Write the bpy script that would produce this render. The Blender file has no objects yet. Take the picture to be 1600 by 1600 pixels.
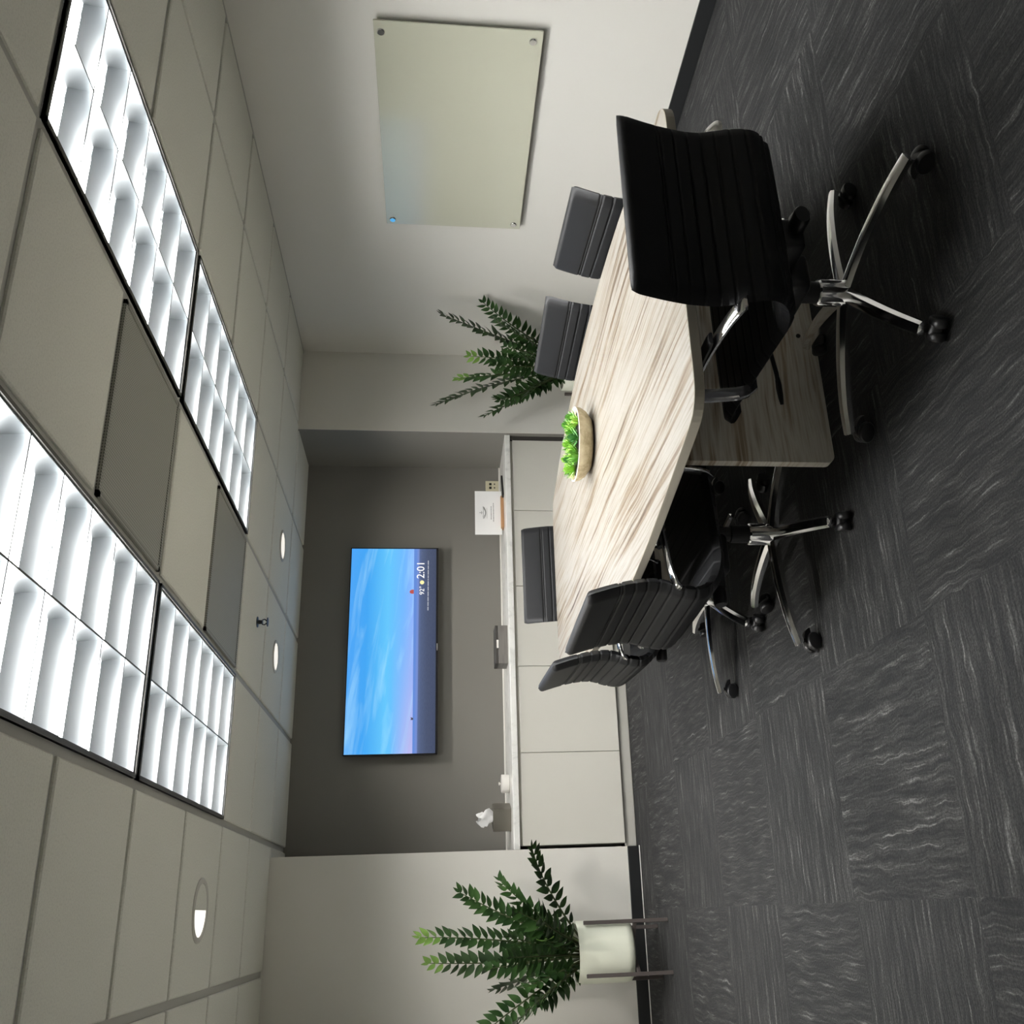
import bpy, bmesh, math, random
from mathutils import Vector, Matrix
S = bpy.context.scene
COL = S.collection
PI = math.pi
LAMP = 27.5
DL = 58
K = 4/3            # the room is laid out with wide footprints

# ------------------------------------------------------------------ materials
def mat(name, color=(.5,.5,.5), rough=.5, metal=0, spec=.5, emit=None, estr=0, coat=0):
    m = bpy.data.materials.new(name); m.use_nodes = True
    b = m.node_tree.nodes['Principled BSDF']
    b.inputs['Base Color'].default_value = (*color, 1)
    b.inputs['Roughness'].default_value = rough
    b.inputs['Metallic'].default_value = metal
    b.inputs['Specular IOR Level'].default_value = spec
    if coat: b.inputs['Coat Weight'].default_value = coat
    if emit:
        b.inputs['Emission Color'].default_value = (*emit, 1)
        b.inputs['Emission Strength'].default_value = estr
    return m

class NT:
    def __init__(s, m):
        s.t = m.node_tree; s.b = s.t.nodes['Principled BSDF']
    def n(s, typ, **kw):
        x = s.t.nodes.new(typ)
        for k, v in kw.items(): setattr(x, k, v)
        return x
    def l(s, a, b): s.t.links.new(a, b)
    def val(s, sock, v):
        if hasattr(v, 'is_linked'): s.l(v, sock)
        else: sock.default_value = v
    def math(s, op, a, b=0.0, c=None):
        x = s.n('ShaderNodeMath', operation=op)
        s.val(x.inputs[0], a); s.val(x.inputs[1], b)
        if c is not None: s.val(x.inputs[2], c)
        return x.outputs[0]
    def coord(s, which='Object'): return s.n('ShaderNodeTexCoord').outputs[which]
    def sep(s, v):
        x = s.n('ShaderNodeSeparateXYZ'); s.l(v, x.inputs[0]); return x.outputs
    def comb(s, x=0., y=0., z=0.):
        c = s.n('ShaderNodeCombineXYZ')
        for i, v in enumerate((x, y, z)): s.val(c.inputs[i], v)
        return c.outputs[0]
    def noise(s, vec, scale=5, detail=3, rough=.5, dist=0):
        x = s.n('ShaderNodeTexNoise'); s.l(vec, x.inputs['Vector'])
        x.inputs['Scale'].default_value = scale; x.inputs['Detail'].default_value = detail
        x.inputs['Roughness'].default_value = rough; x.inputs['Distortion'].default_value = dist
        return x.outputs['Fac']
    def ramp(s, fac, stops):
        x = s.n('ShaderNodeValToRGB'); s.l(fac, x.inputs[0])
        e = x.color_ramp.elements
        while len(e) < len(stops): e.new(.5)
        for el, (p, c) in zip(e, stops): el.position = p; el.color = (*c, 1)
        return x.outputs[0]
    def mix(s, fac, a, b, mode='MIX'):
        x = s.n('ShaderNodeMix', data_type='RGBA', blend_type=mode)
        s.val(x.inputs[0], fac)
        for i, v in ((6, a), (7, b)):
            if isinstance(v, tuple): x.inputs[i].default_value = (*v, 1)
            else: s.l(v, x.inputs[i])
        return x.outputs[2]
    def bump(s, h, strength=.2, dist=.01):
        x = s.n('ShaderNodeBump'); x.inputs['Strength'].default_value = strength
        x.inputs['Distance'].default_value = dist
        s.l(h, x.inputs['Height']); s.l(x.outputs[0], s.b.inputs['Normal'])
    def color(s, c): s.l(c, s.b.inputs['Base Color'])

def paint(name, c, rough=.7):
    m = mat(name, c, rough, spec=.3); t = NT(m)
    t.bump(t.noise(t.coord(), 220, 2), .06, .002); return m

M = {}
M['wall'] = paint('wall_paint', (.66,.645,.60))
M['dark_wall'] = paint('charcoal_wall_paint', (.215,.206,.187))
M['black_base'] = mat('black_vinyl', (.012,.013,.014), .45)
M['white_bead'] = mat('white_bead', (.75,.74,.7), .5)
def tile_mat():
    m = mat('ceiling_tile', (.6,.6,.55), .9, spec=.1); t = NT(m); co = t.coord()
    n = t.noise(co, 130, 3, .7)
    t.color(t.ramp(n, [(.25,(.60,.60,.545)), (.55,(.72,.72,.655))]))
    t.bump(n, .25, .004); return m
M['tile'] = tile_mat()
M['tbar'] = mat('ceiling_grid_shaded', (.40,.40,.37), .6)  # grey darkened so the grid lines carry the shadow of the gaps
def perf_mat():
    m = mat('perforated_panel', (.3,.3,.27), .6); t = NT(m); co = t.coord()
    w = t.n('ShaderNodeTexVoronoi'); t.l(co, w.inputs['Vector']); w.inputs['Scale'].default_value = 85
    w.inputs['Randomness'].default_value = 0
    t.color(t.ramp(w.outputs['Distance'], [(.3,(.12,.12,.105)), (.42,(.33,.33,.29))])); return m
M['perf'] = perf_mat()
M['frame_dark'] = mat('fixture_frame', (.06,.058,.05), .5)
M['lamp'] = mat('lamp_panel', (.9,.9,.9), .5, emit=(1,.985,.96), estr=LAMP)
M['louver'] = mat('louver_aluminium', (.40,.425,.44), .34, metal=1)
M['housing'] = mat('housing_white', (.85,.85,.85), .5)
def carpet():
    m = mat('carpet_tiles', (.05,.05,.05), .95, spec=.12); t = NT(m)
    x, y, z = t.sep(t.coord())
    T = .81
    ux = t.math('DIVIDE', t.math('ADD', x, 4.517), T); uy = t.math('DIVIDE', t.math('ADD', y, 2.84), T)
    ix = t.math('FLOOR', ux); iy = t.math('FLOOR', uy)
    par = t.math('FLOORED_MODULO', t.math('ADD', ix, iy), 2.0)       # 0/1 quarter turn
    fx = t.math('SUBTRACT', ux, ix); fy = t.math('SUBTRACT', uy, iy)
    inv = t.math('SUBTRACT', 1.0, par)
    al = t.math('ADD', t.math('MULTIPLY', fx, par), t.math('MULTIPLY', fy, inv))    # along the yarn
    ac = t.math('ADD', t.math('MULTIPLY', fy, par), t.math('MULTIPLY', fx, inv))    # across
    seed = t.math('ADD', t.math('MULTIPLY', ix, 7.31), t.math('MULTIPLY', iy, 3.77))
    wob = t.noise(t.comb(t.math('MULTIPLY', al, 5.0), t.math('MULTIPLY', ac, 3.0), seed), 1.6, 2)
    ac2 = t.math('ADD', ac, t.math('MULTIPLY', wob, .05))
    s1 = t.noise(t.comb(t.math('MULTIPLY', al, 3.2), t.math('MULTIPLY', ac2, 46.0), seed), 1, 2, .6)
    s2 = t.noise(t.comb(t.math('MULTIPLY', al, 6.0), t.math('MULTIPLY', ac2, 120.0), seed), 1, 2, .6)
    fine = t.noise(t.comb(t.math('MULTIPLY', al, 120.0), t.math('MULTIPLY', ac, 120.0), seed), 1, 2, .7)
    base = t.ramp(t.math('ADD', t.math('MULTIPLY', s1, .6), t.math('MULTIPLY', s2, .4)),
                  [(.38,(.013,.014,.015)), (.50,(.028,.029,.0285)), (.60,(.062,.062,.060)), (.68,(.19,.19,.185))])
    c = t.mix(t.math('MULTIPLY', fine, .9), (.012,.012,.013), base)
    c = t.mix(1.0, c, t.ramp(fine, [(.3,(.75,.75,.75)), (.7,(1.35,1.35,1.35))]), 'MULTIPLY')
    t.color(c)
    t.bump(t.math('ADD', s2, fine), .5, .004)
    return m
M['carpet'] = carpet(); M['carpet'].node_tree.nodes['Principled BSDF'].inputs['Sheen Weight'].default_value = .04; M['carpet'].node_tree.nodes['Principled BSDF'].inputs['Sheen Roughness'].default_value = .6
def wood(name, axis, stops, along=1.1, across=26):
    m = mat(name, (.6,.5,.4), .38, spec=.4); t = NT(m); x, y, z = t.sep(t.coord())
    a, c = (y, x) if axis == 'y' else (x, z)
    d = z if axis == 'y' else y
    wob = t.noise(t.comb(t.math('MULTIPLY', a, .9), t.math('MULTIPLY', c, 2.2), d), 1, 3)
    c2 = t.math('ADD', c, t.math('MULTIPLY', wob, .085))
    n1 = t.noise(t.comb(t.math('MULTIPLY', a, along), t.math('MULTIPLY', c2, across), 0.0), 1, 4, .62)
    n2 = t.noise(t.comb(t.math('MULTIPLY', a, along*1.7), t.math('MULTIPLY', c2, across*4), 3.0), 1, 3, .6)
    f = t.math('ADD', t.math('MULTIPLY', n1, .6), t.math('MULTIPLY', n2, .4))
    t.color(t.ramp(f, stops)); return m
TOPW = [(.33,(.040,.026,.016)), (.39,(.095,.070,.047)), (.42,(.165,.138,.103)), (.45,(.215,.196,.165)), (.495,(.262,.250,.224)), (.53,(.225,.208,.180)), (.56,(.175,.143,.104)), (.60,(.115,.085,.055)), (.66,(.07,.05,.034))]
PANW = [(p, tuple(min(.8, v*3) for v in c)) for p, c in TOPW]  # tabletop wood colours brightened to replace missing light under the table
M['table_wood'] = wood('pale_wood_laminate', 'y', TOPW, .5, 15)
M['panel_wood'] = wood('pale_wood_laminate_brightened', 'x', PANW, .8, 9)
M['rim'] = mat('wood_edge_band', (.40,.37,.30), .45)
M['leather'] = mat('black_leatherette', (.012,.0125,.0138), .48, spec=.22)
M['chrome'] = mat('polished_chrome', (.86,.86,.87), .12, metal=1)
M['plastic'] = mat('black_plastic', (.011,.011,.012), .38)
M['cabinet'] = paint('cabinet_laminate', (.60,.585,.53), .35)
M['kick'] = paint('kick_board', (.46,.45,.41), .4)
def marble():
    m = mat('pale_stone_counter', (.7,.7,.68), .25); t = NT(m); co = t.coord()
    n = t.noise(co, 7, 6, .65, 1.2)
    t.color(t.ramp(n, [(.3,(.62,.62,.60)), (.48,(.80,.80,.77)), (.7,(.84,.84,.81))])); return m
M['counter'] = marble()
M['glassboard'] = mat('back_painted_glass', (.50,.50,.40), .16, spec=.6, coat=.6)
M['glass_edge'] = mat('glass_edge', (.55,.62,.5), .2)
M['steel'] = mat('brushed_steel', (.34,.32,.285), .36, metal=1)
M['white'] = mat('white_ceramic', (.80,.78,.74), .3)
M['paper'] = mat('white_paper', (.86,.86,.86), .8)
M['ink'] = mat('grey_ink', (.25,.25,.25), .8)
M['ink_light'] = mat('light_grey_ink', (.5,.5,.5), .8)
M['oak'] = mat('copper_wood', (.42,.23,.11), .5)
M['beige'] = mat('beige_plate', (.62,.58,.42), .45)
M['hole'] = mat('socket_hole', (.02,.02,.015), .6)
M['taupe'] = wood('taupe_wood', 'x', [(.3,(.10,.095,.088)), (.5,(.16,.15,.14)), (.7,(.20,.19,.175))], 3, 20)
M['taupe_dark'] = mat('dark_taupe', (.05,.046,.042), .5)
M['pot'] = mat('ivory_pot', (.74,.76,.64), .55)
M['stand'] = mat('dark_wood_stand', (.075,.062,.058), .55)
M['soil'] = mat('soil', (.02,.016,.012), .95)
def leafm(name, c1, c2, rough=.38):
    m = mat(name, c1, rough, spec=.5); t = NT(m)
    t.color(t.ramp(t.noise(t.coord(), 9, 2), [(.35,c1), (.65,c2)]))
    return m
M['leaf'] = leafm('zz_leaf', (.018,.050,.014), (.040,.095,.022))
M['leaf_young'] = leafm('zz_leaf_young', (.13,.26,.05), (.20,.34,.07))
M['stem'] = mat('plant_stem', (.045,.06,.02), .5)
M['succ'] = [leafm('succulent_a', (.10,.30,.045), (.20,.46,.07)), leafm('succulent_b', (.22,.46,.06), (.34,.58,.10)), leafm('succulent_c', (.05,.20,.05), (.10,.32,.07))]
def stone():
    m = mat('sand_stone_bowl', (.5,.43,.3), .8); t = NT(m); co = t.coord()
    t.color(t.ramp(t.noise(co, 22, 5, .65), [(.32,(.44,.36,.21)), (.5,(.64,.55,.36)), (.68,(.74,.66,.46))]))
    t.bump(t.noise(co, 60, 3), .3, .003); return m
M['stone'] = stone()
M['tv_black'] = mat('tv_black', (.01,.01,.012), .3)
M['logo'] = mat('tv_mark', (.5,.5,.5), .3)
M['dl_trim'] = mat('downlight_trim', (.50,.49,.45), .5)
M['dl_lens'] = mat('downlight_lens', (.8,.8,.75), .4, emit=(1,.93,.82), estr=.8)
M['dl_hot'] = mat('downlight_lamp', (.9,.9,.85), .4, emit=(1,.95,.88), estr=1.4)

def screen_mat(w, h):
    m = mat('screen_picture', (0,0,0), .25); t = NT(m); x, y, z = t.sep(t.coord())
    u = t.math('ADD', t.math('DIVIDE', x, w), .5); v = t.math('ADD', t.math('DIVIDE', z, h), .5)  # v up
    cl = t.noise(t.comb(t.math('MULTIPLY', u, 1.3), t.math('ADD', t.math('MULTIPLY', v, 5.0), t.math('MULTIPLY', u, 1.6)), 0.0), 1.6, 4, .55, .6)
    sky = t.ramp(v, [(.26,(.24,.43,.93)), (.38,(.15,.46,.95)), (.56,(.12,.54,.93)), (.8,(.05,.36,.86)), (1.0,(.07,.36,.88))])
    left = t.math('SUBTRACT', 1.0, u)
    low = t.math('MULTIPLY', t.math('MULTIPLY', left, left), t.math('SUBTRACT', 1.0, t.math('MULTIPLY', t.math('ABSOLUTE', t.math('SUBTRACT', v, .28)), 4.5)))
    lowc = t.n('ShaderNodeClamp'); t.l(low, lowc.inputs[0])
    sky = t.mix(lowc.outputs[0], sky, (.48,.47,.83))
    wisps = t.ramp(cl, [(.50,(0,0,0)), (.72,(.55,.55,.55))])
    sky = t.mix(wisps, sky, (.42,.78,1.0))
    nz = t.noise(t.comb(t.math('MULTIPLY', u, 60.0), t.math('MULTIPLY', v, 160.0), 0.0), 1, 3, .7)
    ground = t.mix(nz, (.035,.05,.10), (.12,.15,.25))
    sea = t.ramp(v, [(0.0,(.02,.025,.06)), (.10,(.045,.06,.12)), (.17,(.09,.13,.27)), (.215,(.17,.26,.62)), (.236,(.12,.25,.66))])
    g = t.mix(t.math('MULTIPLY', t.math('LESS_THAN', v, .20), .6), sea, ground)
    edge = t.math('MULTIPLY', t.math('GREATER_THAN', v, .258), t.math('LESS_THAN', v, .268))
    pic = t.mix(t.math('GREATER_THAN', v, t.math('ADD', .252, t.math('MULTIPLY', u, .012))), g, sky)
    t.l(pic, t.b.inputs['Emission Color']); t.b.inputs['Emission Strength'].default_value = 1.05
    return m

# ------------------------------------------------------------------ mesh helpers
class MB:
    def __init__(s): s.v = []; s.f = []; s.mi = []
    def add(s, vs, fs, mi=0):
        o = len(s.v); s.v += [tuple(v) for v in vs]
        for f in fs: s.f.append(tuple(i+o for i in f)); s.mi.append(mi)
        return s
    def box(s, x0, x1, y0, y1, z0, z1, mi=0):
        return s.add([(x0,y0,z0),(x1,y0,z0),(x1,y1,z0),(x0,y1,z0),(x0,y0,z1),(x1,y0,z1),(x1,y1,z1),(x0,y1,z1)],
              [(0,3,2,1),(4,5,6,7),(0,1,5,4),(1,2,6,5),(2,3,7,6),(3,0,4,7)], mi)
    def rbox(s, x0, x1, y0, y1, z0, z1, r=.005, seg=2, mi=0):
        bm = bmesh.new(); bmesh.ops.create_cube(bm, size=1)
        for v in bm.verts: v.co = Vector(((x0+x1)/2+v.co.x*(x1-x0), (y0+y1)/2+v.co.y*(y1-y0), (z0+z1)/2+v.co.z*(z1-z0)))
        bmesh.ops.bevel(bm, geom=bm.edges[:], offset=r, segments=seg, profile=.5, affect='EDGES')
        bm.verts.index_update()
        s.add([v.co for v in bm.verts], [[v.index for v in f.verts] for f in bm.faces], mi); bm.free(); return s
    def lathe(s, prof, cx=0, cy=0, n=32, mi=0, cap0=True, cap1=True, rf=None):
        vs = []; fs = []; L = len(prof)
        for j, (r, z) in enumerate(prof):
            for i in range(n):
                a = 2*PI*i/n; q = r*(rf(i, j) if rf else 1); vs.append((cx+q*math.cos(a), cy+q*math.sin(a), z))
        for j in range(L-1):
            for i in range(n):
                k = (i+1) % n; fs.append((j*n+i, j*n+k, (j+1)*n+k, (j+1)*n+i))
        if cap0: fs.append(tuple(range(n))[::-1])
        if cap1: fs.append(tuple((L-1)*n+i for i in range(n)))
        return s.add(vs, fs, mi)
    def sweep(s, path, sec, up=(0,0,1), mi=0, side=None):
        """sec(i) -> list of (a,b) offsets: a along the side axis, b along the normal"""
        P = [Vector(p) for p in path]; n = len(P); vs = []; m = None
        for i, p in enumerate(P):
            tg = (P[min(i+1,n-1)]-P[max(i-1,0)]).normalized()
            sd = Vector(side) if side else tg.cross(Vector(up)).normalized()
            nm = sd.cross(tg).normalized()
            q = sec(i/(n-1)); m = len(q)
            vs += [p+sd*a+nm*b for a, b in q]
        fs = [(i*m+j, i*m+(j+1) % m, (i+1)*m+(j+1) % m, (i+1)*m+j) for i in range(n-1) for j in range(m)]
        fs += [tuple(range(m))[::-1], tuple((n-1)*m+j for j in range(m))]
        return s.add(vs, fs, mi)
    def tube(s, path, r, n=10, mi=0):
        rr = r if callable(r) else (lambda t: r)
        d = (Vector(path[-1])-Vector(path[0])).normalized()
        up = (0,0,1) if abs(d.z) < .9 else (0,1,0)
        return s.sweep(path, lambda t: [(rr(t)*math.cos(2*PI*k/n), rr(t)*math.sin(2*PI*k/n)) for k in range(n)], up, mi)
    def prism(s, poly, z0, z1, mi=0, side=None):
        n = len(poly)
        s.add([(x,y,z0) for x,y in poly]+[(x,y,z1) for x,y in poly], [tuple(range(n))[::-1], tuple(range(n,2*n))], mi)
        o = len(s.v)-2*n
        for i in range(n): s.f.append((o+i, o+(i+1) % n, o+n+(i+1) % n, o+n+i)); s.mi.append(mi if side is None else side)
        return s
    def xf(s, fn): s.v = [tuple(fn(*v)) for v in s.v]; return s
    def mesh(s, name, mats, smooth=None):
        me = bpy.data.meshes.new(name); me.from_pydata(s.v, [], s.f); me.update()
        for m in (mats if isinstance(mats, (list, tuple)) else [mats]): me.materials.append(m)
        me.polygons.foreach_set('material_index', s.mi)
        bm = bmesh.new(); bm.from_mesh(me); bmesh.ops.recalc_face_normals(bm, faces=bm.faces[:]); bm.to_mesh(me); bm.free()
        if smooth is not None:
            me.polygons.foreach_set('use_smooth', [True]*len(me.polygons))
            me.set_sharp_from_angle(angle=math.radians(smooth))
        me.update(); return me
    def build(s, name, mats, parent=None, smooth=None):
        o = bpy.data.objects.new(name, s.mesh(name, mats, smooth)); COL.objects.link(o)
        if parent: o.parent = parent
        return o

def tag(o, label, cat, group=None):
    o['label'] = label; o['category'] = cat
    if group: o['group'] = group
    return o
def thing(name, label, cat, loc=(0,0,0), rz=0, group=None):
    o = bpy.data.objects.new(name, None); COL.objects.link(o); o.location = loc; o.rotation_euler = (0,0,rz)
    o.empty_display_size = .1
    return tag(o, label, cat, group)
def structure(name, mb, m, smooth=None):
    o = mb.build(name, m, None, smooth); o['kind'] = 'structure'; return o
def copy_tree(o, parent=None):
    c = o.copy(); COL.objects.link(c); c.parent = parent
    for ch in list(o.children): copy_tree(ch, c)
    return c
def catmull(P, n=8):
    P = [Vector(p) for p in P]; Q = [P[0]*2-P[1]]+P+[P[-1]*2-P[-2]]; out = []
    for i in range(1, len(Q)-2):
        a, b, c, d = Q[i-1:i+3]
        for k in range(n):
            t = k/n
            out.append(.5*((2*b)+(c-a)*t+(2*a-5*b+4*c-d)*t*t+(3*b-a-3*c+d)*t**3))
    out.append(P[-1]); return out
def text_mesh(body, size, m, name, parent, loc, ext=.0008):
    cu = bpy.data.curves.new(name, 'FONT'); cu.body = body; cu.size = size; cu.extrude = ext; cu.resolution_u = 3
    cu.align_x = 'LEFT'
    tmp = bpy.data.objects.new('tmp', cu); COL.objects.link(tmp)
    bpy.context.view_layer.update()
    me = bpy.data.meshes.new_from_object(tmp.evaluated_get(bpy.context.evaluated_depsgraph_get()))
    bpy.data.objects.remove(tmp); bpy.data.curves.remove(cu)
    me.name = name
    me.transform(Matrix.Rotation(PI/2, 4, 'X'))
    me.materials.clear(); me.materials.append(m)
    o = bpy.data.objects.new(name, me); COL.objects.link(o); o.parent = parent; o.location = loc
    return o

# ------------------------------------------------------------------ room
H = 2.6; R = .686; XA = -.747; XB = -4.088; XL = -5.5; YB = -8.0
structure('floor', MB().box(XL-.1, .1, YB-.1, R+.1, -.05, 0), M['carpet'])
structure('wall_right', MB().box(0, .12, YB, R+.12, 0, H+.03), M['wall'])
structure('wall_left', MB().box(XL-.12, XL, YB, .12, 0, H+.03), M['wall'])
structure('wall_front', MB().box(XL-.12, .12, YB-.12, YB, 0, H+.03), M['wall'])
# the two stub walls flanking the recess, and the charcoal recess lining
structure('wall_back_left', MB().box(XL, XB-.012, 0, R+.12, 0, H+.03).box(XB-.012, XB, 0, .004, 0, H+.03), M['wall'])
structure('wall_back_right', MB().box(XA+.012, 0, 0, R+.12, 0, H+.03).box(XA, XA+.012, 0, .004, 0, H+.03), M['wall'])
structure('wall_recess', MB().box(XB-.012, XA+.012, R, R+.12, 0, H+.03).box(XB-.012, XB, .004, R, 0, H+.03).box(XA, XA+.012, .004, R, 0, H+.03), M['dark_wall'])
bh = .089
structure('baseboard_right', MB().rbox(-.012, 0, YB, -.0, 0, bh, .003), M['black_base'])
structure('baseboard_left', MB().rbox(XL, XB, -.012, 0, 0, bh, .003).rbox(XL, XB+.004, -.017, -.012, 0, .006, .002, mi=1), [M['black_base'], M['white_bead']])
structure('baseboard_corner', MB().rbox(XA, -.012, -.012, 0, 0, bh, .003), M['black_base'])

# ------------------------------------------------------------------ ceiling
GX, GY, TW, TL = -1.5243, -3.2443, .8246, .81265
xs = [GX+TW*k for k in range(-6, 3)]; ys = [GY+TL*k for k in range(-8, 6)]
LIGHTS = [(-1, -2), (-1, 0), (-3, -2), (-3, 0)]            # (column, first row): column c spans GX+c*TW..+TW
VENTS = [(-2, -1), (-2, 1)]
used = set()
for c, r in LIGHTS: used |= {(c, r), (c, r+1)}
used |= set(VENTS)
ce = MB()
x0b, x1b, y0b, y1b = XL-.1, .1, YB-.1, R+.1
g = .020
for c in range(-7, 3):
    for r in range(-9, 6):
        if (c, r) in used: continue
        a0, a1 = max(GX+c*TW+g, x0b), min(GX+(c+1)*TW-g, x1b); b0, b1 = max(GY+r*TL+g, y0b), min(GY+(r+1)*TL-g, y1b)
        if a1-a0 < .02 or b1-b0 < .02: continue
        e = .006
        ce.add([(a0+e,b0+e,H),(a1-e,b0+e,H),(a1-e,b1-e,H),(a0+e,b1-e,H),(a0,b0,H+.005),(a1,b0,H+.005),(a1,b1,H+.005),(a0,b1,H+.005),
                (a0,b0,H+.02),(a1,b0,H+.02),(a1,b1,H+.02),(a0,b1,H+.02)],
               [(0,1,2,3),(0,1,5,4),(1,2,6,5),(2,3,7,6),(3,0,4,7),(4,5,9,8),(5,6,10,9),(6,7,11,10),(7,4,8,11)])
# T-bars
for c in range(-6, 3):
    x = GX+c*TW; ce.box(x-g-.001, x+g+.001, y0b, y1b, H+.013, H+.022, 1)
for r in range(-8, 6):
    y = GY+r*TL
    for c in range(-7, 3):
        if (c, r) in used and (c, r-1) in used and ((c, r-1) in LIGHTS): continue
        ce.box(max(GX+c*TW+g, x0b), min(GX+(c+1)*TW-g, x1b), y-g-.001, y+g+.001, H+.013, H+.022, 1)
ce.box(x0b, x1b, y0b, y1b, H+.24, H+.26, 1)  # unseen closing slab above the grid, added to block light
structure('ceiling', ce, [M['tile'], M['tbar']])
# wall angle round the room edge
structure('trim_1', MB().box(-.022, 0, YB, 0, H-.001, H+.012), M['tbar'])

def troffer(c, r, label):
    X0, X1, Y0, Y1 = GX+c*TW+.016, GX+(c+1)*TW-.016, GY+r*TL+.016, GY+(r+2)*TL-.016
    cx, cy = (X0+X1)/2, (Y0+Y1)/2; w, l = (X1-X0)/2, (Y1-Y0)/2
    t = thing('ceiling_light', label, 'ceiling light', (cx, cy, H), 0, 'fluorescent ceiling fixtures')
    hz = .115
    h = MB()
    for a in (-1, 1):
        h.box(min(a*w, a*(w-.006)), max(a*w, a*(w-.006)), -l, l, .0, hz+.01)
        h.box(-w, w, min(a*l, a*(l-.006)), max(a*l, a*(l-.006)), .0, hz+.01)
    h.box(-w, w, -l, l, hz+.004, hz+.01)
    h.build('housing', M['housing'], t)
    MB().box(-w+.008, w-.008, -l+.008, l-.008, hz, hz+.003).build('lamp_panel', M['lamp'], t)
    f = MB(); q = .014
    for a in (-1, 1):
        f.box(min(a*w, a*(w-q)), max(a*w, a*(w-q)), -l, l, -.004, .012)
        f.box(-w, w, min(a*l, a*(l-q)), max(a*l, a*(l-q)), -.004, .012)
    f.build('frame', M['frame_dark'], t)
    # parabolic blades: thin below, flaring above
    def blade(ax, pos, lo, hi, half=0):
        prof = []
        for k in range(9):
            s = k/8; prof.append((.0036+.022*s*s, .004+(.095 if ax == 'y' else .074)*s))
        b = MB()
        left = [(-a, z) for a, z in prof]; right = [(a, z) for a, z in prof]
        if half > 0: left = [(0, z) for a, z in prof]
        if half < 0: right = [(0, z) for a, z in prof]
        poly = left+right[::-1]
        n = len(poly)
        def P(a, z, e): return (pos+a, e, z) if ax == 'y' else (e, pos+a, z)
        b.add([P(a, z, lo) for a, z in poly]+[P(a, z, hi) for a, z in poly],
              [(i, (i+1) % n, n+(i+1) % n, n+i) for i in range(n)]+[tuple(range(n)), tuple(range(n, 2*n))])
        b.mi[n-1] = 1
        return b
    iw, il = w-.018, l-.018
    blade('y', 0, -il, il).build('louver_blade', [M['louver'], M['frame_dark']], t, 50)
    for k in range(1, 6):
        blade('x', -il+2*il*k/6, -iw, iw).build('louver_blade', [M['louver'], M['frame_dark']], t, 50)
    e = blade('y', -iw, -il, il, 1); 
    for bb in (blade('y', iw, -il, il, -1), blade('x', -il, -iw, iw, 1), blade('x', il, -iw, iw, -1)):
        e.add(bb.v, bb.f)
    e.build('reflector', [M['louver'], M['frame_dark']], t, 50)
    return t
troffer(-1, -2, 'fluorescent ceiling light nearest the camera on the side above the glass board')
troffer(-1, 0, 'far ceiling light next to the glass board wall, closer to the screen')
troffer(-3, -2, 'large blown-out white ceiling light nearest the camera, at the picture edge')
troffer(-3, 0, 'far ceiling light on the side away from the glass board wall')
for (c, r), lb in zip(VENTS, ('grey perforated ceiling vent between the two near ceiling lights', 'grey perforated ceiling vent between the two far ceiling lights')):
    X0, X1, Y0, Y1 = GX+c*TW+g, GX+(c+1)*TW-g, GY+r*TL+g, GY+(r+1)*TL-g
    t = thing('air_vent', lb, 'vent', ((X0+X1)/2, (Y0+Y1)/2, H), 0, 'perforated ceiling vents'); w, l = (X1-X0)/2, (Y1-Y0)/2
    MB().box(-w+.02, w-.02, -l+.02, l-.02, .003, .012).build('perforated_face', M['perf'], t)
    f = MB()
    for a in (-1, 1):
        f.box(min(a*w, a*(w-.02)), max(a*w, a*(w-.02)), -l, l, .0, .014); f.box(-w, w, min(a*l, a*(l-.02)), max(a*l, a*(l-.02)), .0, .014)
    f.build('frame', M['perf'], t)

def downlight(x, y, label, r=.118, half=False):
    t = thing('downlight', label, 'ceiling light', (x, y, H), 0, 'round recessed downlights')
    prof = [(r, .002), (r, -.004), (r*.94, -.010), (r*.82, -.007), (r*.80, .002)]
    MB().lathe(prof, n=40, cap0=False, cap1=False).build('trim_ring', M['dl_trim'], t, 40)
    if not half:
        MB().lathe([(r*.81, -.003), (r*.81, 0)], n=40).build('lens', M['dl_lens'], t)
    else:
        pts = [(r*.81*math.cos(a), r*.81*math.sin(a)) for a in [PI/2+PI*k/20 for k in range(21)]]
        MB().prism(pts, -.003, 0).build('lens', M['dl_hot'], t)
        pts = [(r*.81*math.cos(a), r*.81*math.sin(a)) for a in [-PI/2+PI*k/20 for k in range(21)]]
        MB().prism(pts, -.006, 0).build('shutter', M['tile'], t)
def spot(x, y, e, r=.09, ang=145):
    l = bpy.data.lights.new('downlight_lamp', 'SPOT'); l.energy = e; l.shadow_soft_size = r; l.spot_size = math.radians(ang); l.spot_blend = .6; l.color = (1,.95,.88)
    o = bpy.data.objects.new('downlight_lamp', l); COL.objects.link(o); o.location = (x, y, H-.02); return o
spot(-1.926, -.388, DL); spot(-2.756, -.359, DL); spot(-4.44, -1.993, DL*2.4)
downlight(-1.926, -.388, 'round ceiling downlight near the recess, closer to the glass board wall')
downlight(-2.756, -.359, 'round ceiling downlight near the recess, straight above the screen')
downlight(-4.44, -1.993, 'round ceiling downlight with half lit lamp above the plant on a stand', .15, True)
t = thing('sprinkler', 'small dark fire sprinkler head hanging from the ceiling before the screen', 'sprinkler', (-2.726, -1.112, H))
MB().lathe([(.035,0),(.035,-.004),(.014,-.008),(.012,-.03),(.018,-.034)], n=16).build('sprinkler_body', M['plastic'], t, 40)
b = MB().lathe([(.03,-.062),(.03,-.066)], n=12)
b.tube([(-.014,0,-.03),(-.018,0,-.045),(-.004,0,-.064)], .004, 6).tube([(.014,0,-.03),(.018,0,-.045),(.004,0,-.064)], .004, 6)
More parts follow.
